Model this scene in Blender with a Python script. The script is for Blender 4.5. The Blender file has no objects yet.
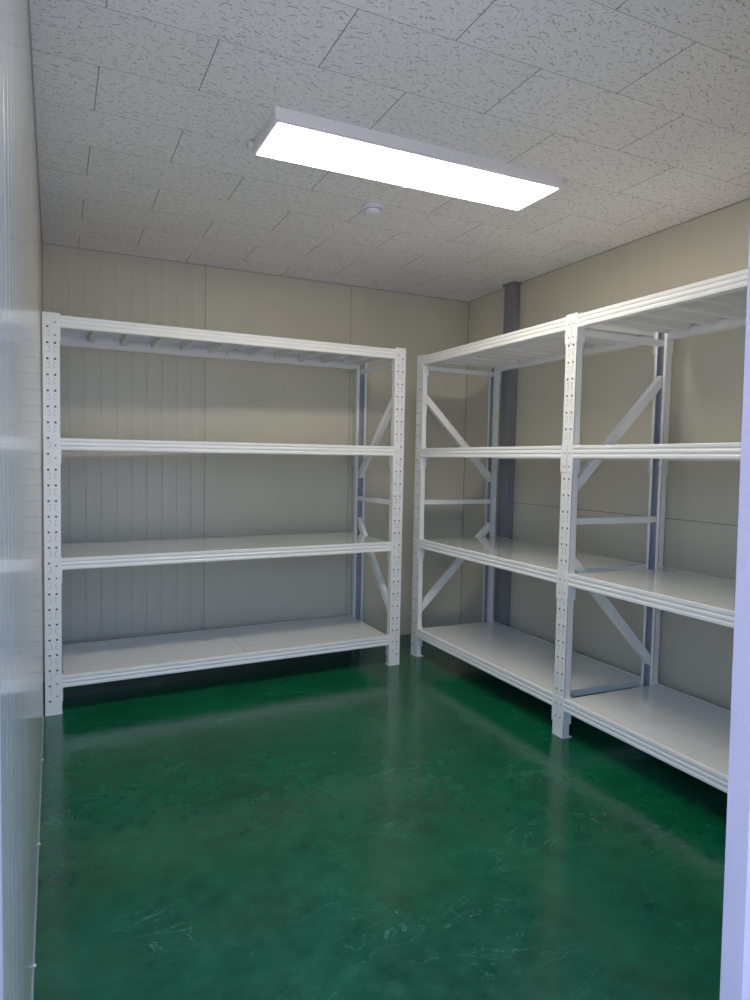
import bpy, bmesh, math, random
from mathutils import Vector, Matrix
random.seed(7)
C = bpy.context.scene.collection
S = bpy.context.scene

# ------------------------------------------------------------------ room
XL, XR, YB, YF, H = -0.055, 2.775, 4.345, 0.75, 2.445
YO = 0.65                       # outer face of the front wall
DX0, DX1, DH = -0.050, 1.045, 2.12   # door opening

# ------------------------------------------------------------------ helpers
class MB:
    """collects polygons, then links them as one mesh object"""
    def __init__(self): self.v, self.f, self.inner, self.inner2, self.inner3 = [], [], set(), set(), set()
    def mark(self, k=1): self.inner.update(range(len(self.f)-k, len(self.f)))
    def face(self, pts):
        i = len(self.v); self.v += [tuple(p) for p in pts]; self.f.append(tuple(range(i, i+len(pts))))
    def hull(self, a, b):       # prism between two equal rings, capped
        n = len(a); i = len(self.v)
        self.v += [tuple(p) for p in a] + [tuple(p) for p in b]
        for k in range(n):
            self.f.append((i+k, i+(k+1) % n, i+n+(k+1) % n, i+n+k))
        self.f.append(tuple(i+k for k in reversed(range(n)))); self.f.append(tuple(i+n+k for k in range(n)))
    def box(self, x0, x1, y0, y1, z0, z1):
        self.hull([(x0,y0,z0),(x1,y0,z0),(x1,y1,z0),(x0,y1,z0)], [(x0,y0,z1),(x1,y0,z1),(x1,y1,z1),(x0,y1,z1)])
    def lathe(self, prof, n=40):
        i = len(self.v); m = len(prof)
        for r, z in prof:
            for k in range(n):
                a = 2*math.pi*k/n; self.v.append((r*math.cos(a), r*math.sin(a), z))
        for j in range(m-1):
            for k in range(n):
                self.f.append((i+j*n+k, i+j*n+(k+1) % n, i+(j+1)*n+(k+1) % n, i+(j+1)*n+k))
        self.f.append(tuple(i+k for k in range(n))); self.f.append(tuple(i+(m-1)*n+k for k in reversed(range(n))))
    def mark2(self, k=1): self.inner2.update(range(len(self.f)-k, len(self.f)))
    def build(self, name, mat, parent=None, xf=None, origin=(0,0,0), bevel=0, smooth=False, inner=None):
        o = Vector(origin); f = xf or (lambda p: Vector(p)); O = f(o)
        me = bpy.data.meshes.new(name)
        me.from_pydata([f(Vector(p))-O for p in self.v], [], self.f)
        b = bmesh.new(); b.from_mesh(me)
        if not inner: bmesh.ops.remove_doubles(b, verts=b.verts, dist=1e-5)
        bmesh.ops.recalc_face_normals(b, faces=b.faces)
        b.to_mesh(me); b.free()
        me.materials.append(mat)
        if inner:
            for q in inner: me.materials.append(q)
            for p in me.polygons:
                if p.index in self.inner: p.material_index = 1
                if p.index in self.inner2: p.material_index = 2
                if p.index in self.inner3: p.material_index = 3
        if smooth:
            for p in me.polygons: p.use_smooth = True
        ob = bpy.data.objects.new(name, me); C.objects.link(ob)
        ob.location = O
        if parent: ob.parent = parent
        if bevel:
            m = ob.modifiers.new('bevel', 'BEVEL'); m.width = bevel; m.segments = 2; m.limit_method = 'ANGLE'
        return ob

def tag(o, label, cat, group=None):
    o['label'] = label; o['category'] = cat
    if group: o['group'] = group
    return o
def thing(name, label, cat, loc):
    o = bpy.data.objects.new(name, None); C.objects.link(o); o.location = loc
    o.empty_display_size = .1
    return tag(o, label, cat)
def struct(mb, name, mat, **k):
    o = mb.build(name, mat, **k); o['kind'] = 'structure'; return o

# ------------------------------------------------------------------ node helper
class NT:
    def __init__(self, name):
        self.m = bpy.data.materials.new(name); self.m.use_nodes = True
        self.t = self.m.node_tree; self.b = self.t.nodes['Principled BSDF']
    def n(self, typ, ins=None, **props):
        nd = self.t.nodes.new(typ)
        for k, v in props.items(): setattr(nd, k, v)
        for k, v in (ins or {}).items(): self.set(nd.inputs[k], v)
        return nd
    def set(self, sock, v):
        if isinstance(v, bpy.types.NodeSocket): self.t.links.new(v, sock)
        else: sock.default_value = v
    def math(self, op, a, b=None, c=None, clamp=False):
        nd = self.t.nodes.new('ShaderNodeMath'); nd.operation = op; nd.use_clamp = clamp
        for i, v in enumerate((a, b, c)):
            if v is not None: self.set(nd.inputs[i], v)
        return nd.outputs[0]
    def pos(self):
        g = self.n('ShaderNodeTexCoord'); s = self.n('ShaderNodeSeparateXYZ', {0: g.outputs['Object']})
        return g.outputs['Object'], s.outputs[0], s.outputs[1], s.outputs[2]
    def mix(self, fac, a, b):
        nd = self.n('ShaderNodeMix', data_type='RGBA')
        self.set(nd.inputs[0], fac); self.set(nd.inputs[6], a); self.set(nd.inputs[7], b)
        return nd.outputs[2]
    def noise(self, vec, scale, detail=3, rough=.5, dist=0):
        nd = self.n('ShaderNodeTexNoise', {'Vector': vec, 'Scale': scale, 'Detail': detail, 'Roughness': rough, 'Distortion': dist})
        return nd.outputs['Fac']
    def ramp(self, fac, lo, hi):
        nd = self.n('ShaderNodeMapRange', {'Value': fac, 'From Min': lo, 'From Max': hi}); return nd.outputs[0]
    def bump(self, h, strength, dist):
        nd = self.n('ShaderNodeBump', {'Strength': strength, 'Distance': dist, 'Height': h}); self.set(self.b.inputs['Normal'], nd.outputs[0])
    def bs(self, **k):
        for a, v in k.items(): self.set(self.b.inputs[a.replace('_', ' ')], v)
    def line(self, c, at, w):   # mask: 1 within w of at
        return self.math('LESS_THAN', self.math('ABSOLUTE', self.math('SUBTRACT', c, at)), w)
def rgb(r, g, b): return (r, g, b, 1)

# ------------------------------------------------------------------ materials
def paint(name, col, rough, wob=0.0, coat=0.0, spec=.5):
    t = NT(name); v, x, y, z = t.pos()
    n = t.noise(v, 9, 3)
    t.bs(Base_Color=t.mix(n, rgb(*[c*.95 for c in col]), rgb(*[min(1, c*1.04) for c in col])), Roughness=rough, Coat_Weight=coat, Coat_Roughness=.06)
    t.b.inputs['Specular IOR Level'].default_value = spec
    if wob: t.bump(t.noise(v, 7, 2, .4), wob, .004)
    return t.m
M_STEEL = paint('white_painted_steel', (.80, .79, .765), .33)
M_BOARD = paint('glossy_shelf_enamel', (.82, .825, .81), .12, wob=.10, coat=1.0, spec=.6)
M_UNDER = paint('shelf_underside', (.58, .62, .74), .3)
M_HOOK_SHADE = paint('pressed_hook_shade', (.40, .395, .38), .35)  # shade of the pressed hooks put into a darker steel colour
M_POST_IN = paint('post_inner_face', (.30, .32, .38), .38)  # darker bluish grey on the inner faces and cut edges of posts
M_RIB = paint('rib_enamel', (.66, .655, .62), .35)
M_COLUMN = paint('dark_grey_primer', (.165, .163, .185), .5)
M_HOUSING = paint('light_housing', (.80, .77, .80), .4)
M_CLIP = paint('light_clip', (.66, .65, .63), .4)
M_PLASTIC = paint('detector_plastic', (.76, .76, .82), .35)
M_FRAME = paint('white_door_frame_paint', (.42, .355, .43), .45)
M_DARK = paint('dark_joint_and_shade', (.05, .05, .045), .7)
M_SEAL = paint('pale_sealant', (.20, .26, .22), .4)
M_RIVET = paint('rivet_metal', (.8, .8, .8), .3)
M_TRIMW = paint('grey_wall_angle', (.30, .29, .27), .5)

def wall_panel(name, col, rough, rib=None, joints_v=(), joint_h=None, axis=0, rib_shade=.4, coat=.0, fine=False):
    """coated sandwich panel: butt joints plus, where wanted, shallow vertical ribs"""
    t = NT(name); v, x, y, z = t.pos(); c = (x, y)[axis]
    blot = t.noise(v, 1.3, 4, .55)
    st = t.n('ShaderNodeMapping', {'Vector': v, 'Scale': (14, 14, .35)}).outputs[0]
    streak = t.noise(st, 1.0, 3)
    base = t.mix(t.ramp(blot, .3, .7), rgb(*[k*.94 for k in col]), rgb(*[k*1.05 for k in col]))
    base = t.mix(t.math('MULTIPLY', t.ramp(streak, .35, .75), .10), base, rgb(*[k*.80 for k in col]))
    h = t.math('MULTIPLY', t.noise(v, 160, 2), .02)
    if fine:        # drawn lines of the roll-formed sheet, all vertical
        fv = t.n('ShaderNodeMapping', {'Vector': v, 'Scale': (0, 26, .12)}).outputs[0]
        fl = t.noise(fv, 1.0, 5, .7)
        base = t.mix(t.ramp(fl, .35, .65), rgb(*[k*.70 for k in col]), rgb(*[min(1, k*1.15) for k in col]))
        h = t.math('MULTIPLY', fl, .5)
    if rib:
        sp, x0, x1 = rib
        ph = t.math('FRACT', t.math('DIVIDE', t.math('SUBTRACT', c, x0), sp))
        inside = t.math('MULTIPLY', t.math('GREATER_THAN', c, x0), t.math('LESS_THAN', c, x1))
        groove = t.math('SUBTRACT', 1.0, t.ramp(t.math('ABSOLUTE', t.math('SUBTRACT', ph, .5)), 0.0, .09))
        groove = t.math('MULTIPLY', t.math('MAXIMUM', groove, 0.0), inside)
        saw = t.math('MULTIPLY', t.math('FRACT', t.math('ADD', ph, .5)), inside)
        base = t.mix(t.math('MULTIPLY', groove, rib_shade*.22), base, rgb(*[k*.45 for k in col]))  # groove shade painted in as a darker line
        base = t.mix(t.math('MULTIPLY', saw, rib_shade*1.0), base, rgb(*[k*.72 for k in col]))  # rib shading put into the colour, a tone gradient across each rib
        h = t.math('ADD', h, t.math('SUBTRACT', t.math('MULTIPLY', saw, .5), groove))
    m = None
    for j in joints_v:
        l = t.line(c, j, .0016); m = l if m is None else t.math('MAXIMUM', m, l)
    if joint_h:
        l = t.line(z, joint_h, .002); m = l if m is None else t.math('MAXIMUM', m, l)
    if m is not None: base = t.mix(t.math('MULTIPLY', m, .8), base, rgb(.06, .055, .05))
    t.bs(Base_Color=base, Roughness=rough, Coat_Weight=coat, Coat_Roughness=.1)
    t.bump(h, .35, .004)
    return t.m
WCOL = (.53, .49, .385)
M_WB = wall_panel('back_wall_panel', WCOL, .42, rib=(.0875, -.055, .855), joints_v=(.855, 1.834), axis=0, rib_shade=.3)
M_WR = wall_panel('right_wall_panel', WCOL, .42, joint_h=1.0, axis=1)
M_WL = wall_panel('left_wall_panel', (.47, .475, .435), .24, rib=(.0875, .0, 4.4), axis=1, rib_shade=.3, coat=.5, fine=True)
M_WF = wall_panel('front_wall_panel', WCOL, .42, axis=0)

def floor_mat():
    t = NT('green_epoxy_floor'); v, x, y, z = t.pos()
    a = t.ramp(t.noise(v, 2.6, 6, .62, .6), .30, .72)
    b = t.ramp(t.noise(v, 14, 5, .65), .35, .75)
    base = t.mix(a, rgb(.0005, .032, .0125), rgb(.0015, .074, .030))
    base = t.mix(t.math('MULTIPLY', b, .45), base, rgb(.006, .118, .052))
    # hair scratches: thin bands of a warped noise
    w = t.n('ShaderNodeMapping', {'Vector': v, 'Rotation': (0, 0, .9), 'Scale': (1.0, 3.5, 1)}).outputs[0]
    s = t.noise(w, 2.3, 5, .6, 1.2)
    scr = t.math('MULTIPLY', t.line(s, .52, .0035), t.ramp(t.noise(v, 3.1, 2), .50, .62), clamp=True)
    base = t.mix(t.math('MULTIPLY', scr, .35), base, rgb(.07, .30, .19))
    # paint specks and grit
    vo = t.n('ShaderNodeTexVoronoi', {'Vector': v, 'Scale': 5.5}, voronoi_dimensions='2D')
    col = t.n('ShaderNodeSeparateColor', {0: vo.outputs['Color']}).outputs
    rad = t.math('MULTIPLY', col[0], .016)
    dot = t.math('MULTIPLY', t.math('LESS_THAN', vo.outputs['Distance'], rad), t.math('GREATER_THAN', col[1], .92))
    base = t.mix(t.math('MULTIPLY', dot, .75), base, rgb(.36, .42, .33))
    rough = t.math('ADD', .13, t.math('MULTIPLY', b, .14))
    t.bs(Base_Color=base, Roughness=rough)
    t.b.inputs['Specular IOR Level'].default_value = .27
    t.bump(t.math('ADD', t.noise(v, 5, 3), t.math('MULTIPLY', t.noise(v, 60, 2), .07)), .14, .01)
    return t.m
M_FLOOR = floor_mat()

def ceiling_mat():
    """600 x 300 mm fissured mineral tiles in running bond"""
    t = NT('fissured_ceiling_tile'); v, x, y, z = t.pos()
    r = t.math('DIVIDE', t.math('SUBTRACT', 4.420, y), .30)
    row = t.math('FLOOR', r); fy = t.math('FRACT', r)
    odd = t.math('MULTIPLY', t.math('MODULO', t.math('ADD', row, 40), 2.0), .30)
    cx = t.math('DIVIDE', t.math('SUBTRACT', t.math('SUBTRACT', x, .132), odd), .60)
    colm = t.math('FLOOR', cx); fx = t.math('FRACT', cx)
    dx = t.math('MULTIPLY', t.math('SUBTRACT', .5, t.math('ABSOLUTE', t.math('SUBTRACT', fx, .5))), .60)
    dy = t.math('MULTIPLY', t.math('SUBTRACT', .5, t.math('ABSOLUTE', t.math('SUBTRACT', fy, .5))), .30)
    jx = t.math('LESS_THAN', dx, .0019); jy = t.math('LESS_THAN', dy, .0016)
    idv = t.n('ShaderNodeCombineXYZ', {0: row, 1: colm}).outputs[0]
    wn = t.n('ShaderNodeTexWhiteNoise', {'Vector': idv}, noise_dimensions='3D')
    # per-tile shift of the pattern
    sh = t.n('ShaderNodeVectorMath', {0: v, 1: t.n('ShaderNodeVectorMath', {0: wn.outputs['Color'], 'Scale': 9.0}, operation='SCALE').outputs[0]}, operation='ADD').outputs[0]
    def dashes(scale, ln, wd, spread, off):
        p = t.n('ShaderNodeVectorMath', {0: sh, 1: (off, off*1.7, 0)}, operation='ADD').outputs[0]
        vo = t.n('ShaderNodeTexVoronoi', {'Vector': p, 'Scale': scale}, voronoi_dimensions='2D')
        # 2D voronoi position is in scaled space
        ps = t.n('ShaderNodeVectorMath', {0: p, 'Scale': 1.0}, operation='SCALE').outputs[0]
        d = t.n('ShaderNodeVectorMath', {0: ps, 1: vo.outputs['Position']}, operation='SUBTRACT').outputs[0]
        sep = t.n('ShaderNodeSeparateColor', {0: vo.outputs['Color']}).outputs
        ang = t.math('MULTIPLY', t.math('SUBTRACT', sep[0], .5), spread)
        ro = t.n('ShaderNodeVectorRotate', {'Vector': d, 'Angle': ang}, rotation_type='Z_AXIS').outputs[0]
        s = t.n('ShaderNodeSeparateXYZ', {0: ro}).outputs
        L = t.math('MULTIPLY', t.math('ADD', .35, sep[1]), ln)
        wob = t.math('MULTIPLY', t.math('SUBTRACT', t.noise(sh, 120, 1), .5), wd*.8)
        a = t.math('LESS_THAN', t.math('ABSOLUTE', s[0]), L)
        b = t.math('LESS_THAN', t.math('ABSOLUTE', t.math('ADD', s[1], wob)), t.math('MULTIPLY', wd, t.math('ADD', .4, sep[2])))
        return t.math('MULTIPLY', a, b)
    d1 = dashes(27, .0115, .0018, 1.3, 0.0)
    d2 = dashes(40, .0042, .0019, 6.0, 3.3)
    d3 = dashes(62, .0022, .0014, 6.0, 7.1)
    marks = t.math('MAXIMUM', t.math('MAXIMUM', d1, t.math('MULTIPLY', d2, .9)), t.math('MULTIPLY', d3, .7))
    tint = t.math('ADD', .97, t.math('MULTIPLY', wn.outputs['Value'], .06))
    base = t.mix(t.noise(v, 3, 2), rgb(.60, .59, .575), rgb(.66, .65, .635))
    base = t.n('ShaderNodeMix', data_type='RGBA', blend_type='MULTIPLY')
    t.set(base.inputs[0], 1.0); t.set(base.inputs[6], rgb(.82, .785, .77)); t.set(base.inputs[7], t.n('ShaderNodeCombineColor', {0: tint, 1: tint, 2: tint}).outputs[0])
    base = t.mix(t.math('MULTIPLY', marks, .64), base.outputs[2], rgb(.20, .19, .18))
    base = t.mix(t.math('MULTIPLY', jy, .55), base, rgb(.10, .10, .09))
    base = t.mix(t.math('MULTIPLY', jx, .75), base, rgb(.05, .05, .05))
    t.bs(Base_Color=base, Roughness=.9)
    t.bump(t.math('SUBTRACT', 0.0, t.math('MAXIMUM', marks, t.math('MAXIMUM', jx, jy))), .4, .002)
    return t.m
M_CEIL = ceiling_mat()

def emit(name, col, st):
    t = NT(name); v, x, y, z = t.pos()
    f = t.math('ADD', .97, t.math('MULTIPLY', t.noise(v, 4, 1), .06))
    t.bs(Base_Color=rgb(.9, .9, .9), Emission_Color=rgb(*col), Emission_Strength=t.math('MULTIPLY', f, st))
    return t.m
LED = 26.0
M_LED = emit('led_diffuser', (1.0, .94, .81), LED)
def ground_mat():
    t = NT('outdoor_concrete'); v, x, y, z = t.pos()
    t.bs(Base_Color=t.mix(t.noise(v, 2, 5), rgb(.42, .375, .36), rgb(.52, .48, .45)), Roughness=.9); return t.m
M_GROUND = ground_mat()

# ------------------------------------------------------------------ setting
T = .1
m = MB(); m.box(XL-T, XR+T, YO, YB+T, -.1, 0); struct(m, 'floor', M_FLOOR)
m = MB(); m.box(XL-T, XR+T, YO, YB+T, H, H+.1); struct(m, 'ceiling', M_CEIL)
m = MB(); m.box(XL-T, XR+T, YB, YB+T, 0, H); struct(m, 'wall_back', M_WB)
m = MB(); m.box(XR, XR+T, YF, YB, 0, H); struct(m, 'wall_right', M_WR)
m = MB(); m.box(XL-T, XL, YO, YB, 0, H); struct(m, 'wall_left', M_WL)
m = MB(); m.box(DX1, XR+T, YO, YF, 0, H); m.box(XL, DX1, YO, YF, DH, H); struct(m, 'wall_front', M_WF)
m = MB(); m.box(-9, 11, -11, YO, -.12, -.02); struct(m, 'ground', M_GROUND)
# door frame: rebated profile on both jambs and the head; the right jamb leans a hair
m = MB()
def jamb(x_edge, sgn, lean):
    # profile in (x into wall, y): stop bead on the room side, then a rebate
    pr = [(0, YF+.004), (0, YF-.036), (.014, YF-.044), (.014, YO-.01), (.05, YO-.01), (.05, YF+.004)]
    a = [(x_edge + sgn*px - lean*1.258, py, 0) for px, py in pr]
    b = [(x_edge + sgn*px + lean*(DH-1.258), py, DH) for px, py in pr]
    m.hull(a, b)
JX = 1.349*(YF+.004)-.008
jamb(JX, 1, -.0165)
m.hull([(DX0-.004, YF, 0), (DX0, YF, 0), (DX0, YO, 0), (DX0-.004, YO, 0)], [(DX0-.004, YF, DH), (DX0, YF, DH), (DX0, YO, DH), (DX0-.004, YO, DH)])
m.box(DX0, JX+.03, YO-.01, YF+.004, DH-.045, DH)
struct(m, 'trim_1', M_FRAME)
# shadow-gap angles where ceiling meets walls, dark corner joints
m = MB()
m.box(XL, XL+.004, YF, YB, H-.006, H); m.box(XR-.004, XR, YF, YB, H-.006, H); m.box(XL, XR, YB-.004, YB, H-.006, H)
struct(m, 'trim_2', M_TRIMW)
m = MB(); m.box(XL, XL+.0022, YB-.0022, YB, 0, H-.006); m.box(XR-.0022, XR, YB-.0022, YB, 0, H-.006); struct(m, 'trim_3', M_DARK)
# sealed foot of the left wall with its rivets
m = MB(); m.box(XL, XL+.003, YF+.01, 3.56, 0, .006); bl = struct(m, 'baseboard_left', M_SEAL)
for yy in (1.20, 1.80, 2.38, 3.05):
    r = MB(); r.lathe([(.0005, .0), (.004, 0), (.0035, .002), (.0018, .0035), (.0004, .004)], 12)
    rv = r.build('rivet', M_RIVET, bl, smooth=True); rv.location = (XL+.003, yy, .006); rv.rotation_euler = (0, math.pi/2*.5, 0)

# steel column on the right wall
col = thing('steel_column', 'dark grey steel column standing against the right wall behind the white shelving', 'column', (XR, 3.775, 0))
m = MB(); m.box(-.055, 0, -.052, .052, 0, H-.012); m.build('shaft', M_COLUMN, col, bevel=.004)
m = MB(); m.box(-.062, 0, -.060, .066, H-.012, H-.001); m.build('cap_plate', M_COLUMN, col)
m = MB(); m.box(-.056, 0, -.058, .062, 0.001, .01); m.build('base_plate', M_COLUMN, col)

# ------------------------------------------------------------------ ceiling light
LX0, LX1, LY0, LY1, LH = .683, 1.912, 2.300, 2.600, .045
cl = thing('ceiling_light', 'long white rectangular LED panel light fixed flat to the tiled ceiling, switched on', 'light', ((LX0+LX1)/2, (LY0+LY1)/2, H))
hx, hy = (LX1-LX0)/2, (LY1-LY0)/2
m = MB()
def ring(ix, iy, z, r=.004):
    pts = []
    for sx, sy, a0 in ((1, 1, 0), (-1, 1, 90), (-1, -1, 180), (1, -1, 270)):
        for k in range(5):
            a = math.radians(a0 + k*22.5)
            pts.append((sx*(ix-r)+r*math.cos(a), sy*(iy-r)+r*math.sin(a), z))
    return pts
rs = [ring(hx, hy, 0), ring(hx, hy, -LH+.006), ring(hx-.006, hy-.006, -LH), ring(hx-.013, hy-.013, -LH), ring(hx-.016, hy-.016, -LH+.005)]
i0 = 0
for A in rs: m.v += A
n = len(rs[0])
for j in range(len(rs)-1):
    for k in range(n): m.f.append((j*n+k, j*n+(k+1) % n, (j+1)*n+(k+1) % n, (j+1)*n+k))
m.f.append(tuple(range(n))); m.f.append(tuple((len(rs)-1)*n+k for k in range(n)))
m.build('housing', M_HOUSING, cl)
m = MB(); m.hull(ring(hx-.0135, hy-.0135, -LH+.006), ring(hx-.0135, hy-.0135, -LH-.001)); m.build('diffuser', M_LED, cl)
for sx, y in ((-1, hy-.004), (1, -hy+.016)):
    m = MB(); m.box(sx*hx-(.022 if sx < 0 else -.0), sx*hx+(.022 if sx > 0 else 0), y-.016, y+.016, -.022, -.001)
    m.build('mounting_clip', M_CLIP, cl, bevel=.004)
m = MB(); m.box(.02, .035, hy-.008, hy+.004, -LH-.004, -LH+.004); m.build('latch', M_CLIP, cl, bevel=.002)

# smoke detector
sd = thing('smoke_detector', 'small round white smoke detector on the ceiling beyond the panel light', 'detector', (1.351, 2.962, H))
m = MB(); m.lathe([(.052, -.0005), (.054, -.006), (.054, -.013), (.050, -.018), (.040, -.020)], 48); m.build('base', M_PLASTIC, sd, smooth=False, bevel=0)
m = MB(); m.lathe([(.040, -.0202), (.041, -.023), (.041, -.029), (.037, -.035), (.028, -.038), (.012, -.0395)], 48); m.build('sensor_head', M_PLASTIC, sd, smooth=True)
m = MB(); m.lathe([(.0405, -.0202), (.0415, -.021), (.0415, -.0225), (.0405, -.023)], 48); m.build('vent_ring', M_DARK, sd)

# ------------------------------------------------------------------ racks
POST_H, POST_W, POST_D, TH, PITCH = 1.935, .075, .036, .002, .075
BEAM_TOPS = (.187, .766, 1.345, 1.925)
DEPTH = .60

def post_web(mb, uc, vf, sgn):
    """perforated web: square holes and hook-shaped slits cut out of a grid, sgn = direction of depth"""
    hw = POST_W/2
    us = [-hw, -.0250, -.0210, -.0110, -.0095, -.0073, .0073, .0100, .0110, .0125, .0210, .0240, hw]
    # rows of one pitch measured down from the hole centre
    rows = [(-.0050, .0050, 'hole'), (.0050, .0160, ''), (.0160, .0182, 'arc'), (.0182, .0420, 'stem'), (.0420, .0442, 'foot'), (.0442, PITCH-.0050, '')]
    def cut(kind, a, b):
        c = (a+b)/2
        if kind == 'hole': return -.0210 < c < -.0110 or .0110 < c < .0210
        if kind == 'arc': return -.0210 < c < -.0073 or .0100 < c < .0240
        if kind == 'stem': return -.0095 < c < -.0073 or .0100 < c < .0125
        if kind == 'foot': return -.0210 < c < -.0073 or .0110 < c < .0210
        return False
    top = .066
    bands = [(POST_H, POST_H-top+.0050, '')]
    k = 0
    while POST_H-top-k*PITCH > .06:
        zc = POST_H-top-k*PITCH
        last = zc-PITCH < .06
        for a, b, kind in rows:
            if last and kind != 'hole': continue
            bands.append((zc-a, zc-b, kind))
        k += 1
    bands.append((bands[-1][1], 0.0, ''))
    v0, v1 = vf, vf+sgn*TH
    for zt, zb, kind in bands:
        runs = []; cur = None
        for a, b in zip(us, us[1:]):
            if cut(kind, a, b):
                if kind != 'hole':
                    w = v0+sgn*.0011
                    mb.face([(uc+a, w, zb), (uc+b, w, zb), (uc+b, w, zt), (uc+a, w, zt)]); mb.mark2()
                if cur: runs.append(cur); cur = None
            else: cur = (cur[0], b) if cur else (a, b)
        if cur: runs.append(cur)
        for a, b in runs:
            mb.face([(uc+a, v0, zb), (uc+b, v0, zb), (uc+b, v0, zt), (uc+a, v0, zt)])
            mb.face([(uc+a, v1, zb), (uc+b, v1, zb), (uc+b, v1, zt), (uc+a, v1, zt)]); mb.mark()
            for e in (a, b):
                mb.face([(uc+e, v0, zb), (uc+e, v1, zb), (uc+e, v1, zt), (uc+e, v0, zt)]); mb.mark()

def make_post(rack, xf, uc, back):
    mb = MB(); sgn = -1 if back else 1; vf = DEPTH if back else 0.0
    post_web(mb, uc, vf, sgn)
    hw = POST_W/2
    if not back:        # added dark plate, stands in for the shade seen through the holes
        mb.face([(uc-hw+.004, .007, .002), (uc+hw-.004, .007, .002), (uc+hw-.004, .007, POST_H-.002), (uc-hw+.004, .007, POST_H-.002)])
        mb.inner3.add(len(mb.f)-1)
    for s in (-1, 1):
        a, b = uc+s*hw, uc+s*(hw-TH)
        v0, v1 = sorted((vf, vf+sgn*POST_D))
        mb.box(min(a, b), max(a, b), v0, v1, 0, POST_H)
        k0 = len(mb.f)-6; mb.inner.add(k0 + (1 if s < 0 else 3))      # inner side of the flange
        l0, l1 = sorted((vf+sgn*POST_D, vf+sgn*(POST_D-TH)))
        c = uc+s*(hw-.017); mb.box(min(a, c), max(a, c), l0, l1, 0, POST_H)
    p = mb.build('upright_post', M_STEEL, rack, xf, origin=(uc, vf, 0), inner=(M_POST_IN, M_HOOK_SHADE, M_DARK))
    f = MB(); v0, v1 = sorted((vf-sgn*.001, vf+sgn*.052)); f.box(uc-hw-.001, uc+hw+.001, v0, v1, .0, .004)
    fp = f.build('foot_plate', M_STEEL, p, lambda q: xf(q)-xf(Vector((uc, vf, 0))))
    return p

def make_brace(rack, xf, uc, za, zb, side, w=.036):
    """channel from the front post at height za to the back post at height zb"""
    mb = MB(); va, vb = .030, DEPTH-.030
    d = Vector((0, vb-va, zb-za)).normalized(); n = Vector((0, -d.z, d.y))
    hw, t, dp = w/2, .002, .015
    pr = [(-hw, -dp), (hw, -dp), (hw, dp), (hw-t, dp), (hw-t, -dp+t), (-hw+t, -dp+t), (-hw+t, dp), (-hw, dp)]  # (across, u)
    A = Vector((uc, va, za)) - d*.012; B = Vector((uc, vb, zb)) + d*.012
    ringp = lambda P: [P + n*a + Vector((side*-1*u, 0, 0)) for a, u in pr]
    mb.hull(ringp(A), ringp(B))
    return mb.build('brace', M_STEEL, rack, xf, origin=((A+B)/2))

BH = .056
def make_beam(rack, xf, u0, u1, zt, back):
    sgn = -1 if back else 1; vf = DEPTH if back else 0.0
    # profile: (outward d, z below the top)
    pr = [(.002, 0), (.0035, -.002), (.0035, -.013), (.0012, -.017), (.0012, -.021), (.0035, -.025), (.0035, -.033), (.0012, -.037), (.0012, -.041),
          (.0035, -.045), (.0035, -.054), (.0025, -BH), (-.036, -BH), (-.036, -.022), (-.012, -.022), (-.012, 0)]
    a = [(u0, vf-sgn*d, zt+z) for d, z in pr]; b = [(u1, vf-sgn*d, zt+z) for d, z in pr]
    mb = MB(); mb.hull(a, b)
    bm_ = mb.build('beam', M_STEEL, rack, xf, origin=((u0+u1)/2, vf, zt))
    O = xf(Vector(((u0+u1)/2, vf, zt)))
    for ue, s in ((u0, 1), (u1, -1)):
        c = MB()
        ztop, zbot = min(zt+.004, POST_H-.001), zt-.122
        fv = sorted((vf-sgn*.0028, vf-sgn*.0004))
        us = sorted((ue-s*.0005, ue-s*.0355)); c.box(us[0], us[1], fv[0], fv[1], zbot, ztop)
        us = sorted((ue, ue+s*.003)); sv = sorted((vf-sgn*.0028, vf+sgn*.042)); c.box(us[0], us[1], sv[0], sv[1], zbot, ztop)
        k = c.build('connector_plate', M_STEEL, bm_, lambda q: xf(q)-O)
        for dz in (-.035, -.095):
            d = MB(); uu = ue-s*.0215
            vv = sorted((vf-sgn*.0030, vf-sgn*.0026)); d.box(uu-.0036, uu+.0036, vv[0], vv[1], zt+dz-.0036, zt+dz+.0036)
            d.build('rivet_hole', M_DARK, bm_, lambda q: xf(q)-O)
    return bm_

def make_board(rack, xf, u0, u1, zt, ribs, hat=(.034, .020)):
    mb = MB(); g = .0012; u0 += g; u1 -= g; zt -= .0005
    v0, v1 = .0125, DEPTH-.0125
    mb.box(u0, u1, v0, v1, zt-.003, zt)
    for a, b in ((u0, u0+.002), (u1-.002, u1)): mb.box(a, b, v0+.026, v1-.026, zt-.032, zt-.003)      # end flanges
    for a, b in ((v0, v0+.002), (v1-.002, v1)): mb.box(u0, u1, a, b, zt-.021, zt-.003)
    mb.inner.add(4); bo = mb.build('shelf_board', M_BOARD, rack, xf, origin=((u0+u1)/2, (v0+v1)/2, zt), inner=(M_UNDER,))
    O = xf(Vector(((u0+u1)/2, (v0+v1)/2, zt)))
    for uc in ribs:
        r = MB(); w0, w1, zb = hat[0], hat[1], zt-.034
        ra = [(uc-w0, zt-.0031), (uc-w1, zb), (uc+w1, zb), (uc+w0, zt-.0031)]
        r.hull([(u, v0+.036, z) for u, z in ra], [(u, v1-.036, z) for u, z in ra])
        r.build('rib', M_RIB, bo, lambda q: xf(q)-O)
    return bo

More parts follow.
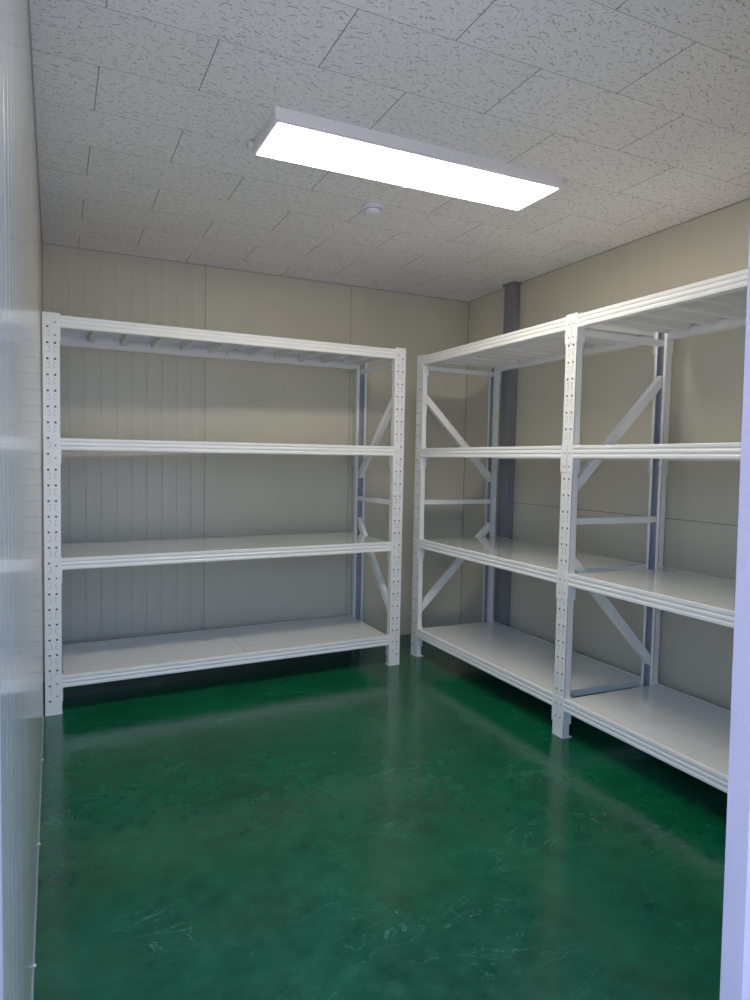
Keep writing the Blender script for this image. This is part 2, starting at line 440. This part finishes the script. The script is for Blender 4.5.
# ---- rack along the back wall (its beams run a few degrees off the wall, its side frames square to the room)
TH1 = math.radians(3.65)
X0, Y0 = -.0475, 3.582
WID = 1.983
rackA = thing('storage_rack', 'white steel four-tier storage rack, single wide bay along the back wall', 'rack', (X0, Y0, 0))
xa = lambda p: Vector((p[0]*math.cos(TH1), p[0]*math.sin(TH1)+p[1], p[2]*(.994+.009*p[0]/WID)))
ucs = (POST_W/2, WID-POST_W/2)
for uc in ucs:
    make_post(rackA, xa, uc, False); make_post(rackA, xa, uc, True)
    make_brace(rackA, xa, uc, 1.853, 1.853, -1, .028)
    make_brace(rackA, xa, uc, 1.668, 1.158, -1, .042)
    make_brace(rackA, xa, uc, 1.000, 1.000, -1, .028)
    make_brace(rackA, xa, uc, .300, .845, -1, .040)
for i, zt in enumerate(BEAM_TOPS):
    for back in (False, True): make_beam(rackA, xa, POST_W, WID-POST_W, zt, back)
    mid = 1.003
    for a, b in ((POST_W+.004, mid), (mid, WID-POST_W-.004)):
        n = 5
        make_board(rackA, xa, a, b, zt, [a+(b-a)*(k+.95)/(n+.5) for k in range(n)] if i > 1 else [], (.021, .014))

# ---- two-bay rack along the right wall
RX, RY = 2.108, 3.888
DEPTH = .588
rackB = thing('storage_rack', 'long white steel four-tier storage rack of two joined bays along the right wall', 'rack', (RX, RY, 0))
xb = lambda p: Vector((p[1], -p[0], p[2]))
uposts = (POST_W/2, RY-2.4425, RY-.985)
for k, uc in enumerate(uposts):
    make_post(rackB, xb, uc, False); make_post(rackB, xb, uc, True)
    make_brace(rackB, xb, uc, 1.853, 1.853, 1, .028)
    make_brace(rackB, xb, uc, 1.000, 1.000, 1, .028)
    if k == 1:
        make_brace(rackB, xb, uc, 1.140, 1.675, 1, .040); make_brace(rackB, xb, uc, .835, .298, 1, .040)
    else:
        make_brace(rackB, xb, uc, 1.680, 1.155, 1, .042); make_brace(rackB, xb, uc, .298, .835, 1, .040)
for b0, b1, yj in ((uposts[0], uposts[1], 3.216), (uposts[1], uposts[2], 1.752)):
    u0, u1, uj = b0+POST_W/2, b1-POST_W/2, RY-yj
    for i, zt in enumerate(BEAM_TOPS):
        for back in (False, True): make_beam(rackB, xb, u0, u1, zt, back)
        for a, b in ((u0+.004, uj), (uj, u1-.004)):
            n = 4
            make_board(rackB, xb, a, b, zt, [a+(b-a)*(k+.75)/(n+.5) for k in range(n)] if i > 1 else [])

# ------------------------------------------------------------------ daylight through the doorway
w = bpy.data.worlds.new('sky'); S.world = w; w.use_nodes = True
nt = w.node_tree; bg = nt.nodes['Background']
tc = nt.nodes.new('ShaderNodeTexCoord'); sp = nt.nodes.new('ShaderNodeSeparateXYZ'); nt.links.new(tc.outputs['Generated'], sp.inputs[0])
rp = nt.nodes.new('ShaderNodeValToRGB'); nt.links.new(sp.outputs[2], rp.inputs[0])
rp.color_ramp.elements[0].position = 0.0; rp.color_ramp.elements[0].color = (.46, .67, 1.0, 1)
rp.color_ramp.elements[1].position = .7; rp.color_ramp.elements[1].color = (.22, .45, 1.0, 1)
nt.links.new(rp.outputs[0], bg.inputs[0]); bg.inputs[1].default_value = 4.8
pl = bpy.data.lights.new('door_portal', 'AREA'); pl.shape = 'RECTANGLE'; pl.size = DX1-DX0; pl.size_y = DH; pl.cycles.is_portal = True
po = bpy.data.objects.new('door_portal', pl); C.objects.link(po)
po.location = ((DX0+DX1)/2, YO-.06, DH/2); po.rotation_euler = (math.radians(90), 0, 0)

sn = bpy.data.lights.new('sun', 'SUN'); sn.energy = 24.0; sn.angle = .01; sn.color = (1, .95, .88)
so = bpy.data.objects.new('sun', sn); C.objects.link(so); so.location = (0, -3, 6); so.rotation_euler = (math.radians(-32), math.radians(8), 0)
# ------------------------------------------------------------------ camera
F, YAW, PIT, ROL = 682.93, .439423, -.0569279, .0196404
cy, sy, cp, sp_ = math.cos(YAW), math.sin(YAW), math.cos(PIT), math.sin(PIT)
f = Vector((sy*cp, cy*cp, sp_)); r = Vector((cy, -sy, 0)); u = r.cross(f)
cr, sr = math.cos(ROL), math.sin(ROL)
r2, u2 = cr*r+sr*u, -sr*r+cr*u
cd = bpy.data.cameras.new('camera'); cam = bpy.data.objects.new('camera', cd); C.objects.link(cam)
cd.sensor_fit = 'VERTICAL'; cd.sensor_height = 36; cd.lens = F/1000*36; cd.clip_start = .02
M = Matrix((r2, u2, -f)).transposed().to_4x4(); M.translation = Vector((0, 0, 1.258)); cam.matrix_world = M
S.camera = cam
S.view_settings.view_transform = 'Standard'
S.view_settings.exposure = -.30
S.view_settings.gamma = 1.24
